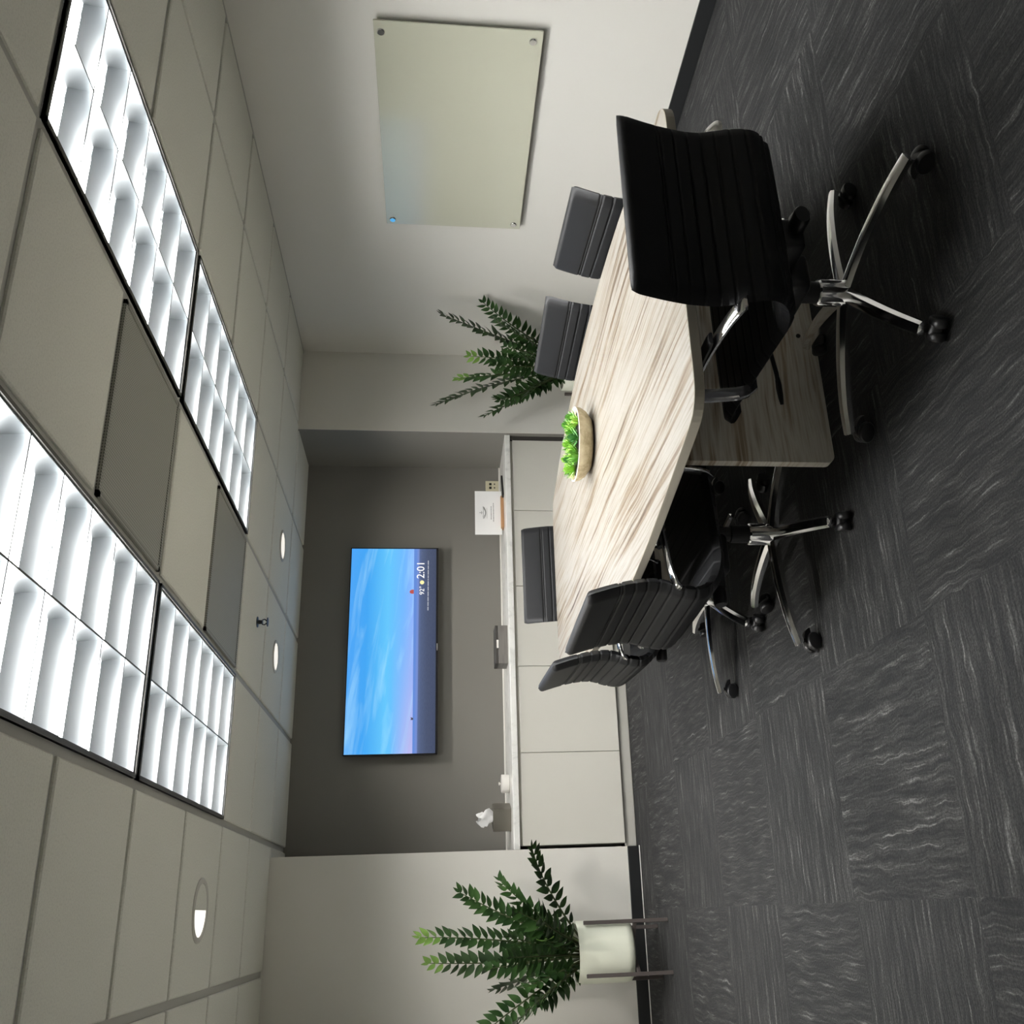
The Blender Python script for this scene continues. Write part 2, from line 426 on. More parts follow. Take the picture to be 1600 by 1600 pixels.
b.build('deflector', M['plastic'], t)

# ------------------------------------------------------------------ cabinets and counter
CZ = .905; CT = .045; FY = .045
dx = [-4.062, -3.40, -2.742, -2.09, -1.437, -.79]
names = ['leftmost pale base cabinet, next to the wall with the potted plant', 'second pale base cabinet from the left under the tissue box and jar',
         'third pale base cabinet from the left under the screen', 'pale base cabinet behind the far end chair of the table', 'rightmost pale base cabinet, under the standing paper sign']
for i in range(5):
    a, b_ = dx[i], dx[i+1]
    t = thing('base_cabinet', names[i], 'cabinet', ((a+b_)/2, FY, 0), 0, 'base cabinets in the recess'); w = (b_-a)/2
    MB().box(-w+.001, w-.001, .0205, R-FY-.002, .0895, CZ-CT-.001).build('body', M['cabinet'], t)
    MB().rbox(-w+.0025, w-.0025, 0, .02, .092, CZ-CT-.022, .002).build('door', M['cabinet'], t)
MB_ = MB().rbox(XB+.004, XA-.004, .073, .095, 0, .089, .008, 3)
tag(MB_.build('toe_kick', M['kick']), 'pale kick board along the floor under the base cabinets', 'kick board')
tag(MB().box(dx[-1]+.004, XA-.002, FY+.012, FY+.03, .09, CZ-CT-.001).build('filler_strip', M['taupe_dark']), 'narrow dark filler strip beside the rightmost base cabinet', 'filler strip')
t = thing('countertop', 'long pale stone countertop running across the recess below the screen', 'countertop', ((XA+XB)/2, 0, CZ)); w = (XA-XB)/2-.002
MB().rbox(-w, w, .032, R-.002, -CT, 0, .003).build('slab', M['counter'], t)
MB().rbox(-w, w, R-.016, R-.002, .0005, .012, .002).build('backsplash_strip', M['white_bead'], t)

# outlet
t = thing('wall_outlet', 'beige wall outlet plate just right of the paper sign', 'outlet', (-.928, R, .972))
MB().rbox(-.05, .05, -.008, -.0005, -.062, .062, .003).build('plate', M['beige'], t)
for sx in (-.018, .018):
    MB().rbox(sx-.011, sx+.011, -.010, -.008, .008, .03, .002).build('socket', M['hole'], t)
    MB().rbox(sx-.006, sx+.006, -.0095, -.008, -.024, -.012, .002).build('socket', M['hole'], t)

# paper sign in a wooden base
t = thing('paper_sign', 'white printed sheet standing on a wooden base on the counter', 'sign', (-1.352, .30, CZ+.0006), 0)
MB().rbox(-.145, .145, -.035, .035, .0, .026, .003).build('wooden_base', M['oak'], t)
pb = MB().box(-.199, .199, -.002, .002, .018, .243).build('sheet', M['paper'], t)
em = MB(); random.seed(3)
for k in range(26):
    a = -PI*.05+PI*1.1*k/25; r = .034+.008*math.sin(k*2.3)
    x, z = .0+r*math.cos(a)*1.25, .158-abs(.034*math.sin(a))*.6+.016
    em.box(x-.005, x+.005, -.0034, -.0022, z-.0035, z+.0035)
em.box(-.003, .003, -.0034, -.0022, .178, .206).box(-.014, .014, -.0034, -.0022, .184, .190).box(-.024, .024, -.0034, -.0022, .168, .174)
em.box(-.052, .044, -.0034, -.0022, .140, .1435)
em.build('emblem', M['ink_light'], pb)
tx = MB(); x = -.062
for wd in (.022,.012,.03,.016,.026,.018):
    tx.box(x, x+wd-.003, -.0034, -.0022, .104, .109); x += wd
x = -.082
for wd in (.02,.03,.014,.026,.03,.012,.024,.018):
    tx.box(x, x+wd-.003, -.0034, -.0022, .084, .089); x += wd
tx.build('printed_text', M['ink'], pb)

# slim dark remote on the counter
t = thing('remote_control', 'slim black remote lying on the counter below the wall outlet', 'remote', (-1.11, .29, CZ+.0006), math.radians(-62))
MB().rbox(-.022, .022, -.13, .13, 0, .016, .004).build('remote_body', M['plastic'], t)
k = MB()
for i in range(6):
    for j in (-1, 0, 1): k.rbox(j*.012-.004, j*.012+.004, .08-i*.03-.006, .08-i*.03+.006, .016, .018, .001)
k.build('buttons', M['ink'], t)

# taupe box
t = thing('wooden_box', 'low dark taupe wooden box with white tag on the counter below the screen', 'box', (-2.53, .27, CZ+.0006))
MB().rbox(-.155, .155, -.09, .09, 0, .075, .003).build('box_body', M['taupe'], t)
MB().rbox(-.155, .155, -.086, .09, .076, .10, .003).build('lid', M['taupe_dark'], t)
MB().rbox(-.03, .035, -.094, -.087, .072, .088, .001).build('white_tag', M['white'], t)

# candle jar
t = thing('white_jar', 'short round white jar with lid on the counter beside the tissue box', 'jar', (-3.585, .34, CZ+.0006))
MB().lathe([(.062,0),(.068,.004),(.069,.05),(.066,.052)], n=36).build('jar_body', M['white'], t, 40)
MB().lathe([(.069,.0525),(.0695,.058),(.066,.062),(.02,.063)], n=36).build('lid', M['white'], t, 40)
MB().lathe([(.004,.063),(.004,.07),(.013,.074),(.013,.079),(.006,.082)], n=16).build('knob', M['white'], t, 40)

# tissue box
t = thing('tissue_box', 'brushed metal cube tissue box with white tissue sticking out', 'tissue box', (-3.835, .30, CZ+.0006), math.radians(-20))
q = .084
b = MB()
for sx in (-1, 1):
    b.rbox(min(sx*q, sx*(q-.004)), max(sx*q, sx*(q-.004)), -q, q, 0, .134, .0015); b.rbox(-q+.004, q-.004, min(sx*q, sx*(q-.004)), max(sx*q, sx*(q-.004)), 0, .134, .0015)
b.box(-q+.004, q-.004, -q+.004, -.02, .128, .132).box(-q+.004, q-.004, .02, q-.004, .128, .132).box(-q+.004, -.05, -.02, .02, .128, .132).box(.05, q-.004, -.02, .02, .128, .132)
b.build('cover', M['steel'], t)
random.seed(8); ti = MB(); n = 15; rows = []
for j in range(8):
    s = j/7
    for i in range(n):
        a = 2*PI*i/n; r = (.020+.030*math.sin(s*2.2))*(1-.55*s*s)*(1+.55*math.sin(3*a+j*.9))
        rows.append((r*1.25*math.cos(a)-.022*s*s+.012*s, r*.7*math.sin(a), .120+.118*s+.022*s*math.sin(2*a+1)))
ti.add(rows, [(j*n+i, j*n+(i+1) % n, (j+1)*n+(i+1) % n, (j+1)*n+i) for j in range(7) for i in range(n)]+[tuple(7*n+i for i in range(n))])
ti.build('tissue', M['paper'], t, 60)

# ------------------------------------------------------------------ television
TX0, TX1, TZ0, TZ1, TY = -3.313, -1.565, 1.452, 2.191, R-.10
tw, th = TX1-TX0, TZ1-TZ0
t = thing('television', 'wall mounted flat screen television showing a blue sky over water', 'television', ((TX0+TX1)/2, TY, (TZ0+TZ1)/2))
MB().rbox(-tw/2, tw/2, .002, .045, -th/2, th/2, .004).build('casing', M['tv_black'], t)
MB().rbox(-.35, .35, .045, .0995, -.2, .2, .004).build('wall_mount', M['plastic'], t)
bz = MB(); e = .010
bz.box(-tw/2, tw/2, -.003, .002, th/2-.008, th/2).box(-tw/2, tw/2, -.003, .002, -th/2, -th/2+.018).box(-tw/2, -tw/2+.008, -.003, .002, -th/2, th/2).box(tw/2-.008, tw/2, -.003, .002, -th/2, th/2)
bz.build('bezel', M['tv_black'], t)
sw, sh = tw-.016, th-.026
sc = MB().box(-sw/2, sw/2, -.001, .0015, -sh/2, sh/2).build('screen', screen_mat(sw, sh), t); sc.location = (0, 0, .005)
MB().box(-.03, .03, -.004, -.003, -th/2+.005, -th/2+.010).build('maker_mark', M['logo'], t)
white_e = mat('screen_white', (0,0,0), .5, emit=(1,1,1), estr=1.1); soft_e = mat('screen_soft_white', (0,0,0), .5, emit=(.8,.84,.95), estr=.55)
red_e = mat('screen_red', (0,0,0), .5, emit=(.62,.10,.09), estr=.8); sun_e = mat('screen_yellow', (0,0,0), .5, emit=(1,.93,.45), estr=1); dark_e = mat('screen_dark', (0,0,0), .5, emit=(.10,.09,.14), estr=.6)
def sz(px_z): return px_z
text_mesh('2:01', .092, white_e, 'clock_digits', sc, (.596, -.0022, -.256))
text_mesh('92°', .056, white_e, 'temperature_digits', sc, (.452, -.0022, -.256))
MB().lathe([(.018,0),(.018,.001)], n=24).xf(lambda x,y,z: (x,-z,y)).build('weather_icon', sun_e, sc).location = (.563, -.0012, -.238)
tx = MB(); random.seed(5); x = .315
while x < .755:
    wd = random.uniform(.012, .045); tx.box(x, min(x+wd, .76), -.0022, -.0012, -.293, -.285); x += wd+.006
tx.build('caption_line', soft_e, sc)
hz = -sh/2+sh*.262
MB().prism([(.462,hz),(.498,hz),(.498,hz+.018),(.488,hz+.033),(.470,hz+.034),(.462,hz+.019)], 0, .001).xf(lambda x,y,z: (x,-.0012-z,y)).build('red_hut_picture', red_e, sc)
MB().prism([(-.60,hz-.01),(-.585,hz-.01),(-.578,hz+.012),(-.59,hz+.006),(-.6,hz+.012)], 0, .001).xf(lambda x,y,z: (x,-.0012-z,y)).build('small_boat_picture', dark_e, sc)

# ------------------------------------------------------------------ glass board
WY0, WY1, WZ0, WZ1 = -3.3237, -1.7122, .9055, 1.8253
t = thing('glass_board', 'frosted green tinted glass writing board on steel standoffs on the pale wall', 'glass board', (-.045, (WY0+WY1)/2, (WZ0+WZ1)/2))
wl, wh = (WY1-WY0)/2, (WZ1-WZ0)/2
MB().rbox(0, .010, -wl, wl, -wh, wh, .0015).build('glass_panel', M['glassboard'], t)
for (y, z) in ((-3.257,1.787), (-3.257,.958), (-1.76,.952), (-1.76,1.782)):
    MB().lathe([(.017,.0),(.023,.0),(.023,-.004),(.018,-.010)], n=24).xf(lambda x,y_,z_: (z_, x, y_)).build('standoff', M['chrome'], t, 40).location = (0, y-(WY0+WY1)/2, z-(WZ0+WZ1)/2)
    MB().lathe([(.012,.010),(.012,.0445)], n=16).xf(lambda x,y_,z_: (z_, x, y_)).build('standoff_post', M['steel'], t, 40).location = (0, y-(WY0+WY1)/2, z-(WZ0+WZ1)/2)

# ------------------------------------------------------------------ table
CX, CY = -2.612, -3.19
half = [(-1.592,.575), (-1.2,.655), (-.8,.725), (-.4,.765), (0,.775), (.4,.757), (.8,.70), (1.2,.615), (1.60,.50)]
pts = catmull([(w, y, 0) for y, w in half], 6)
rightside = [(p.x, p.y) for p in pts]; leftside = [(-x, y) for x, y in rightside[::-1]]
poly = rightside+leftside
def fillet(poly, r, seg=8, ang=40):
    out = []; n = len(poly)
    for i in range(n):
        a, b, c = Vector(poly[i-1]), Vector(poly[i]), Vector(poly[(i+1) % n])
        u, v = (a-b).normalized(), (c-b).normalized()
        if abs(PI-u.angle(v)) < math.radians(ang): out.append(tuple(b)); continue
        p0, p1 = b+u*r, b+v*r
        for k in range(seg+1):
            s = k/seg; out.append(tuple(p0*(1-s)**2+b*2*s*(1-s)+p1*s*s))
    return out
def thin(poly, r):   # drop points swallowed by the corner rounding
    n = len(poly); keep = []
    corners = [(rightside[0]), (rightside[-1]), (leftside[0]), (leftside[-1])]
    for p in poly:
        if p in corners or all((Vector(p)-Vector(c)).length > r*1.15 for c in corners): keep.append(p)
    return keep
poly = fillet(thin(poly, .10), .10)
t = thing('conference_table', 'long boat shaped conference table in pale streaked wood on panel legs', 'table', (CX, CY, 0))
def slab(mb, poly, z0, z1, e, top, side):
    n = len(poly); c = Vector((sum(p[0] for p in poly)/n, sum(p[1] for p in poly)/n))
    ins = [tuple(Vector(p)+(c-Vector(p)).normalized()*e) for p in poly]
    o = len(mb.v)
    mb.v += [(x,y,z0) for x,y in ins]+[(x,y,z0+e) for x,y in poly]+[(x,y,z1-e) for x,y in poly]+[(x,y,z1) for x,y in ins]
    for k in range(3):
        for i in range(n): mb.f.append((o+k*n+i, o+k*n+(i+1) % n, o+(k+1)*n+(i+1) % n, o+(k+1)*n+i)); mb.mi.append(side)
    mb.f += [tuple(o+i for i in range(n))[::-1], tuple(o+3*n+i for i in range(n))]; mb.mi += [side, top]
tt = MB(); slab(tt, poly, .708, .74, .002, 0, 1)
tt.build('tabletop', [M['table_wood'], M['rim']], t)
def leg_panel(y, name='leg_panel'):
    z0, z1, w, r = .0, .7075, .385, .03
    pr = [(-w, z1), (-w, z0+r)]+[(-w+r-r*math.cos(a), z0+r-r*math.sin(a)) for a in [PI/2*k/6 for k in range(1, 7)]]
    pr += [(w-r+r*math.sin(a), z0+r-r*math.cos(a)) for a in [PI/2*k/6 for k in range(0, 7)]]+[(w, z1)]
    return MB().prism([(x, z) for x, z in pr], 0, .04).xf(lambda x, z, q: (x, q, z)).build(name, M['panel_wood'], t)
p1 = leg_panel(0); p1.location = (0, -.86, 0)
p2 = leg_panel(0); p2.location = (0, .82, 0)
MB().lathe([(.009,0),(.009,.003)], n=16).xf(lambda x,y,z: (x,-z,y)).build('cable_hole', M['hole'], p1).location = (.165, -.0005, .068)
MB().box(-.02, .02, -.82, .82, .45, .7).build('stretcher', M['panel_wood'], t)

# ------------------------------------------------------------------ succulent bowl
t = thing('succulent_bowl', 'sandy stone bowl of bright green succulents on the table', 'plant bowl', (-2.435, -3.075, .7405))
prof = [(.095,0),(.125,.006),(.158,.030),(.174,.055),(.179,.078),(.176,.080),(.170,.078),(.160,.060)]
MB().lathe(prof, n=56, cap1=False).build('bowl', [M['stone']], t, 60)
MB().lathe([(.176,.0785),(.179,.0785),(.1785,.0815),(.1735,.0815)], n=56, cap0=False, cap1=False).build('rim', M['white_bead'], t, 60)
MB().lathe([(.165,.060),(.165,.064)], n=40).build('soil', M['soil'], t)
random.seed(11)
def leaf_blade(mb, base, d, up, L, W, mi=0, cup=.25, curl=.3):
    d = Vector(d).normalized(); up = Vector(up); sd = d.cross(up).normalized(); nm = sd.cross(d).normalized()
    rows = []
    K_ = 5
    for k in range(K_+1):
        s = k/K_; w = W*math.sin(PI*min(1, .08+.92*s)**.8)*(.5 if s == 0 else 1); w = max(w, .0006)
        c = Vector(base)+d*(L*s)+nm*(curl*L*s*s)
        rows += [c-sd*w+nm*cup*w, c, c+sd*w+nm*cup*w]
    fs = []
    for k in range(K_):
        o = k*3; fs += [(o, o+1, o+4, o+3), (o+1, o+2, o+5, o+4)]
    mb.add(rows, fs, mi)
for i in range(15):
    r = .0 if i == 0 else (.075 if i < 6 else .130)
    a = i*2*PI/5 if i < 6 else (i-6)*2*PI/9+.3
    x, y = r*math.cos(a), r*math.sin(a); size = random.uniform(.042, .058); mb = MB(); kind = i % 2
    zb = .066
    h = .045-.02*(r/.13)
    if kind == 1:     # spiky clump
        for k in range(64):
            th_, ph = random.uniform(0, 2*PI), random.uniform(.05, 1.25)
            d = (math.cos(th_)*math.sin(ph), math.sin(th_)*math.sin(ph), math.cos(ph))
            leaf_blade(mb, (x+.01*math.cos(th_), y+.01*math.sin(th_), zb+.005), d, (math.cos(th_), math.sin(th_), .3) if abs(d[2]) > .9 else (0,0,1), size*random.uniform(.8,1.2), .0042, 0, .1, .1)
    else:             # rosette
        for ring in range(5):
            nl = 7
            for k in range(nl):
                th_ = 2*PI*(k+.5*ring)/nl+i; ph = 1.45-.29*ring
                d = (math.cos(th_)*math.sin(ph), math.sin(th_)*math.sin(ph), math.cos(ph))
                leaf_blade(mb, (x, y, zb+h*.35+.006*ring), d, (0,0,1), size*(1.05-.11*ring), size*.22, 0, .35, .35)
    mb.build('succulent', M['succ'][[1,0,2,1,0][i % 5]], t, 60)

# ------------------------------------------------------------------ potted ZZ plants
def frond(parent, p0, p1, bend, seed, young=False, leafL=.094, n=17):
    rnd = random.Random(seed)
    p0, p1 = Vector(p0), Vector(p1); mid = (p0+p1)/2+Vector(bend)
    path = [p0*(1-s)**2+mid*2*s*(1-s)+p1*s*s for s in [k/24 for k in range(25)]]
    mb = MB(); mb.tube(path, lambda s: .0085*(1-.75*s), 6, 1)
    ln = (p1-p0).length; n = max(8, int(ln/.052))
    v = (p1-p0).normalized(); side0 = v.cross(Vector((rnd.uniform(-.6,.6), -1, rnd.uniform(-.3,.5)))).normalized()
    side0 = (Matrix.Rotation(rnd.uniform(-1.1, 1.1), 3, v) @ side0)
    for k in range(n):
        s = .12+.88*(k+.5)/n
        for sg in (-1, 1):
            q = min(.999, s+(.25/n)*sg); i = min(23, int(q*24)); f = q*24-i
            c = path[i].lerp(path[i+1], f); tg = (path[i+1]-path[i]).normalized()
            sd = (side0-tg*side0.dot(tg)).normalized(); nm = sd.cross(tg)
            L = leafL*(.62+.5*math.sin(PI*min(1, .15+.75*s)))*rnd.uniform(.85, 1.12)
            d = tg*(.25+.75*s*s+rnd.uniform(-.12,.12))+sd*sg*1.0+nm*rnd.uniform(.0, .5)
            leaf_blade(mb, c+sd*sg*.004, d, nm-tg*.25+sd*rnd.uniform(-.5,.5), L, L*.235, 2 if (young and s > .88) else 0, .22, -.15)
    leaf_blade(mb, path[-1], path[-1]-path[-2], side0.cross(v), leafL*.55, leafL*.12, 2 if young else 0)
    return mb.build('frond', [M['leaf'], M['stem'], M['leaf_young']], parent, 60)

def plant(name, label, loc, fronds, z0, z1, rp=.185):
    t = thing(name, label, 'potted plant', (loc[0], loc[1], z0))
    h = z1-z0
    MB().lathe([(rp*.88,0),(rp*.97,.012),(rp,.05),(rp,h),(rp-.012,h),(rp-.014,h-.05)], n=56, cap1=False).build('pot', M['pot'], t, 50)
    MB().lathe([(rp-.013,h-.055),(rp-.013,h-.045)], n=40).build('soil', M['soil'], t)
    for i, (b, tip, bend, yg) in enumerate(fronds):
        frond(t, (b[0], b[1], h-.05), (tip[0]-loc[0], tip[1]-loc[1], tip[2]-z0), bend, i+len(label), yg)
    return t
def stand(label, loc, rz, zp, zt, hs=.153):
    t = thing('plant_stand', label, 'plant stand', (loc[0], loc[1], 0), rz, 'dark plant stands'); w = .011
    for sx in (-1, 1):
        for sy in (-1, 1): MB().rbox(sx*hs-w, sx*hs+w, sy*hs-w, sy*hs+w, 0, zt, .002).build('leg', M['stand'], t)
    L = math.hypot(hs, hs)-.012
    for a in (PI/4, -PI/4):
        MB().rbox(-L, L, -w*.8, w*.8, zp-.024, zp-.002, .002).xf(lambda x,y,z,a=a: (x*math.cos(a)-y*math.sin(a), x*math.sin(a)+y*math.cos(a), z+(0 if a > 0 else 0))).build('crossbar', M['stand'], t)
    return t
P1 = (-4.754, -.588)
PP1 = (-4.735, -.588)
stand('dark wooden plant stand holding the ivory pot left of the cabinets', P1, math.radians(8), .225, .54)
F1 = [((.06,.0),(-4.116,-.62,.84),(.05,0,.10),False), ((.05,-.03),(-4.31,-.60,1.05),(.02,0,.10),False), ((.03,.02),(-4.37,-.55,1.31),(.0,0,.08),False),
      ((.0,.03),(-4.628,-.62,1.56),(.05,0,.0),True), ((-.02,-.03),(-4.775,-.66,1.50),(-.03,0,.0),True), ((-.05,.0),(-5.20,-.75,1.22),(-.02,0,.10),False),
      ((-.05,-.05),(-5.10,-.95,1.00),(-.05,-.05,.1),False), ((.03,-.06),(-4.50,-1.02,.86),(.02,-.05,.12),False), ((-.01,-.05),(-4.75,-1.0,1.02),(.0,-.05,.12),False),
      ((.03,.05),(-4.52,-.45,1.02),(.03,.03,.05),False), ((-.03,.05),(-4.95,-.40,1.08),(-.03,.03,.05),False), ((.0,-.02),(-4.64,-.85,1.02),(.0,-.03,.06),False), ((.04,.0),(-4.50,-.72,.95),(.03,0,.05),False), ((-.04,-.02),(-4.93,-.78,.93),(-.03,0,.05),False), ((.02,-.05),(-4.66,-.95,.80),(.0,-.05,.1),True), ((-.02,.0),(-4.82,-.66,1.12),(0,0,.03),False), ((-.06,-.02),(-5.02,-.80,.84),(-.04,0,.08),False)]
plant('potted_plant', 'leafy green plant in an ivory pot on a stand left of the cabinets', P1, F1, .2255, .578)
P2 = (-.36, -.42)
stand('dark low plant stand behind the two chairs in the far corner', P2, 0, .10, .42, .155)
F2 = [((.03,-.03),(-.14,-.80,1.44),(.0,0,.03),False), ((.06,-.02),(-.06,-.86,1.12),(.0,.0,.08),False), ((-.03,.0),(-.66,-.30,1.48),(.07,0,.08),False),
      ((-.02,-.02),(-.52,-.48,1.30),(.0,0,.04),True), ((-.05,-.02),(-.80,-.38,1.10),(-.05,0,.05),False), ((-.04,-.05),(-.74,-.52,.98),(-.08,0,.05),False),
      ((.02,-.05),(-.24,-.88,1.02),(.0,-.03,.06),False), ((.0,-.04),(-.40,-.62,1.22),(.0,-.03,.02),True), ((.0,-.06),(-.55,-.88,.84),(.0,-.05,.1),False), ((-.04,-.05),(-.72,-.60,.76),(-.03,-.03,.10),False), ((-.02,-.04),(-.50,-.66,1.02),(-.02,-.02,.04),False), ((-.05,-.0),(-.68,-.50,.90),(-.04,0,.06),False), ((.0,-.06),(-.42,-.80,.95),(0,-.04,.05),False), ((-.06,.0),(-.62,-.34,.98),(-.04,0,.04),False)]
plant('potted_plant', 'leafy green plant in the far corner behind the black chairs', P2, F2, .1005, .455)

# ------------------------------------------------------------------ office chairs
def shell(path, s0, s1, wfun, ribs, th=.019, step=.0032, endcap=(1, 1)):
    """padded, ribbed cushion following a side profile from length s0 to s1"""
    P = catmull([(0, y, z) for y, z in path], 16); L = [0]
    for a, b in zip(P, P[1:]): L.append(L[-1]+(b-a).length)
    tot = L[-1]
    def at(s):
        s = min(max(s, 0), tot); i = max(j for j in range(len(L)) if L[j] <= s+1e-9); i = min(i, len(P)-2)
        f = (s-L[i])/max(L[i+1]-L[i], 1e-9); return P[i].lerp(P[i+1], f), (P[i+1]-P[i]).normalized()
    s1 = min(s1, tot); n = max(4, int((s1-s0)/step)); nt = 19
    front, back = [], []
    for k in range(n+1):
        s = s0+(s1-s0)*k/n; p, tg = at(s); nm = Vector((1,0,0)).cross(tg)
        h = th
        for q in ribs: h -= .0046*math.exp(-((s-q)/.0030)**2)
        d0, d1 = s-s0, s1-s
        if endcap[0]: h *= math.sqrt(max(0.0004, 1-max(0, 1-d0/.02)**2))
        if endcap[1]: h *= math.sqrt(max(0.0004, 1-max(0, 1-d1/.02)**2))
        W = wfun(s, tot)
        for j in range(nt):
            u = -1+2*j/(nt-1); u = math.copysign(abs(u)**.7, u)
            e = max(0, abs(u)-.90)/.10
            hh = h*math.sqrt(max(.0, 1-e*e))*(1-.10*u*u)
            x = u*W
            front.append(Vector((x, p.y, p.z))+nm*hh); back.append(Vector((x, p.y, p.z))-nm*hh)
    m = MB(); N = nt*(n+1); fs = []
    for k in range(n):
        for j in range(nt-1):
            a = k*nt+j; fs += [(a, a+1, a+nt+1, a+nt), (N+a, N+a+nt, N+a+nt+1, N+a+1)]
        fs += [(k*nt, (k+1)*nt, N+(k+1)*nt, N+k*nt), (k*nt+nt-1, N+k*nt+nt-1, N+(k+1)*nt+nt-1, (k+1)*nt+nt-1)]
    for j in range(nt-1):
        fs += [(j, N+j, N+j+1, j+1), (n*nt+j, n*nt+j+1, N+n*nt+j+1, N+n*nt+j)]
    m.add(front+back, fs); return m, tot

PATH = [(.238,.418),(.252,.446),(.215,.468),(.08,.464),(-.08,.455),(-.175,.452),(-.238,.478),(-.272,.53),(-.270,.60),(-.254,.68),(-.256,.76),(-.270,.85),(-.292,.948)]
sc3 = lambda x, y, z: (x*K, y*K, z)
def make_chair(label, loc, rz):
    t = thing('office_chair', label, 'chair', loc, rz, 'black ribbed office chairs around the table')
    TOT = shell(PATH, 0, .02, lambda s, T: .23, [])[1]
    cut = .555
    def W(s, T):
        if s > T-.03: return .243-.006*((s-T+.03)/.03)**2
        if s < .04: return .205+.028*math.sin(PI/2*s/.04)
        return .236+.007*min(1, max(0, (s-cut)/.3))
    ribs = [TOT-.122, TOT-.131]; q = TOT-.131-.045
    while q > .05: ribs.append(q); q -= .045
    m, _ = shell(PATH, 0, cut+.004, W, ribs, .021); m.xf(sc3).build('seat', M['leather'], t, 80)
    m, _ = shell(PATH, cut, TOT, W, ribs, .019); m.xf(sc3).build('backrest', M['leather'], t, 80)
    # arms: flat chrome loops
    for sx in (-1, 1):
        ap = catmull([(sx*.240,-.272,.615),(sx*.248,-.262,.632),(sx*.254,-.215,.652),(sx*.256,-.10,.668),(sx*.256,.02,.668),(sx*.256,.070,.655),(sx*.255,.082,.62),(sx*.252,.080,.55),(sx*.246,.074,.480),(sx*.225,.068,.440)], 5)
        sec = lambda u: [(-.017,-.0035),(-.014,-.006),(.014,-.006),(.017,-.0035),(.017,.0035),(.014,.006),(-.014,.006),(-.017,.0035)]
        a = MB().sweep([tuple(p) for p in ap], sec, side=(1,0,0)).xf(sc3).build('armrest', M['chrome'], t, 40)
        pp = [(sx*.255,-.16+.16*k/8,.680+.002*math.sin(PI*k/8)) for k in range(9)]
        MB().sweep(pp, lambda u: [(c*(.019 if 0 < u < 1 else .014), d*.0065) for c, d in ((-1,-.8),(1,-.8),(1,.3),(.7,1),(-.7,1),(-1,.3))], side=(1,0,0)).xf(sc3).build('arm_pad', M['plastic'], a, 40)
    # tilt mechanism
    mm = MB().rbox(-.08,.08,-.10,.13,.37,.438,.012,3).rbox(-.085,.02,-.13,.03,.315,.40,.022,3)
    mm.rbox(-.03,.055,-.20,-.07,.36,.445,.016,3)
    mb2 = MB().lathe([(.022,-.05),(.026,-.045),(.026,.0),(.02,.006)], n=20).xf(lambda x,y,z: (x+.03, z-.19, y+.385)); mm.add(mb2.v, mb2.f)
    mm.xf(sc3).build('tilt_mechanism', M['plastic'], t, 50)
    lv = MB().tube([(-.05,.05,.392),(-.13,.055,.386),(-.20,.06,.372),(-.225,.062,.37)], lambda u: .007, 8)
    lv.sweep([(-.215,.061,.371),(-.235,.063,.369),(-.262,.066,.366),(-.282,.068,.364)], lambda u: [(.016*math.sin(PI*(.25+.7*u))*math.cos(a_), .006*math.sin(a_)) for a_ in [2*PI*k/10 for k in range(10)]])
    lv.xf(sc3).build('lever', M['plastic'], t, 60)
    MB().lathe([(.027,.205),(.027,.30),(.022,.302),(.022,.385)], n=24).xf(sc3).build('gas_column', M['plastic'], t, 40)
    MB().lathe([(.026,.092),(.031,.098),(.033,.15),(.033,.222),(.030,.228)], n=40, rf=lambda i, j: .93 if (j in (2,3) and i % 5 == 0) else 1).xf(sc3).build('base_hub', M['chrome'], t, 30)
    def sec(u):
        w = .021-.006*u; h = .019-.006*u
        if u > .93: w *= .8; h *= .8
        if u > .985: w *= .6; h *= .5
        return [(-w,-h),(w,-h),(w,.1*h),(.62*w,.85*h),(0,h),(-.62*w,.85*h),(-w,.1*h)]
    for k in range(5):
        lp = catmull([(.018,0,.128),(.09,0,.127),(.18,0,.119),(.27,0,.103),(.335,0,.084),(.352,0,.078)], 4)
        an = 2*PI*k/5+math.radians(chair_phase)-rz
        ca, sa = math.cos(an), math.sin(an)
        rot = lambda x, y, z: ((x*ca-y*sa)*K, (x*sa+y*ca)*K, z)
        lg = MB().sweep([tuple(p) for p in lp], sec).xf(rot).build('leg', M['chrome'], t, 35)
        cs = MB()
        for sg in (-1, 1):
            c_ = MB().lathe([(.012,-.010),(.024,-.010),(.027,-.006),(.027,.006),(.024,.010),(.010,.012)], n=24); cs.add([(x+.342, z+sg*.015, y+.0275) for x, y, z in c_.v], c_.f)
        hd = []
        for i in range(13):
            a_ = PI*i/12-.15; hd.append((.342-.012+.031*math.cos(a_), .030+.031*math.sin(a_)))
        cs.prism(hd, -.010, .010); m0 = len(cs.v)-2*len(hd)
        cs.v[m0:] = [(x, q, z) for x, z, q in cs.v[m0:]]
        c2 = MB().lathe([(.006,.05),(.006,.082)], n=10); cs.add([(x+.335, y, z) for x, y, z in c2.v], c2.f)
        cs.xf(rot).build('caster', M['plastic'], lg, 45)
    return t
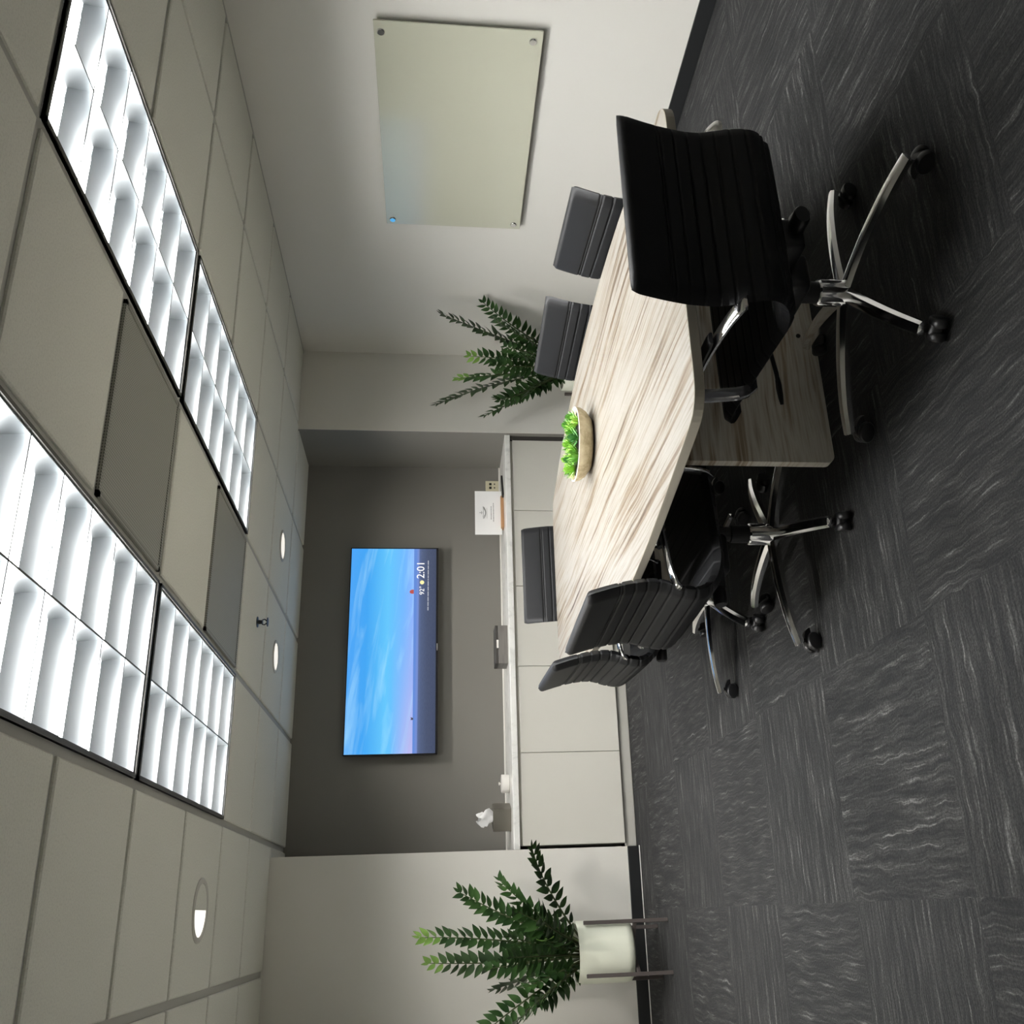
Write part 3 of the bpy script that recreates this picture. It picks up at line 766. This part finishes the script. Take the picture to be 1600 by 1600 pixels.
CH = [('black ribbed office chair at the near end of the table, its back to the camera', (-2.635,-4.58), 1, 6, 0),
      ('black ribbed office chair on the left side of the table, nearest the camera', (-3.125,-3.65), -86.8, 38, .002),
      ('black ribbed office chair on the left side of the table, farther from the camera', (-3.09,-2.71), -93.6, 22, .009),
      ('black office chair on the glass board side of the table, nearest the camera', (-2.11,-3.69), 81.5, 3, -.014),
      ('black office chair on the glass board side, in front of the corner plant', (-2.07,-2.88), 94, 20, -.010),
      ('black office chair at the far end of the table, in front of the cabinets', (-2.52,-1.89), 184, 18, -.014)]
for lb, (x, y), rz, chair_phase, lift in CH:
    c = make_chair(lb, (x, y, 0), math.radians(rz))
    for o in c.children:
        if o.name.split('.')[0] in ('seat', 'backrest', 'armrest', 'tilt_mechanism', 'lever'): o.location.z = lift

# ------------------------------------------------------------------ camera, world, view
f, pu, pv, yaw, pitch, roll = 1483.3355, -39.3728, 53.6116, .3788, -.1156, .0061
cy_, sy_, cp_, sp_ = math.cos(yaw), math.sin(yaw), math.cos(pitch), math.sin(pitch)
fw = Vector((sy_*cp_, cy_*cp_, sp_)); r0 = Vector((cy_, -sy_, 0)); u0 = r0.cross(fw)
rr = r0*math.cos(roll)+u0*math.sin(roll); uu = -r0*math.sin(roll)+u0*math.cos(roll)
cam = bpy.data.cameras.new('camera'); co = bpy.data.objects.new('camera', cam); COL.objects.link(co)
cam.sensor_fit = 'HORIZONTAL'; cam.sensor_width = 36; cam.lens = 36*f/1600
cam.shift_x = -pv/1600; cam.shift_y = -pu/1600; cam.clip_start = .05
X, Y, Z = -uu, rr, -fw           # the photograph was taken with the camera turned on its side
mw = Matrix(((X.x,Y.x,Z.x,-4.5111), (X.y,Y.y,Z.y,-7.0875), (X.z,Y.z,Z.z,1.4732), (0,0,0,1)))
co.matrix_world = mw
S.camera = co
w = bpy.data.worlds.new('world'); S.world = w; w.use_nodes = True
w.node_tree.nodes['Background'].inputs[0].default_value = (.5,.55,.6,1); w.node_tree.nodes['Background'].inputs[1].default_value = .0
S.view_settings.view_transform = 'Standard'; S.view_settings.look = 'None'; S.view_settings.gamma = 1
S.view_settings.use_curve_mapping = False; S.view_settings.exposure = 0.0
S.cycles.max_bounces = 10; S.cycles.diffuse_bounces = 6; S.cycles.glossy_bounces = 5
S.cycles.use_denoising = True; S.cycles.sample_clamp_indirect = 8
S.cycles.caustics_reflective = True
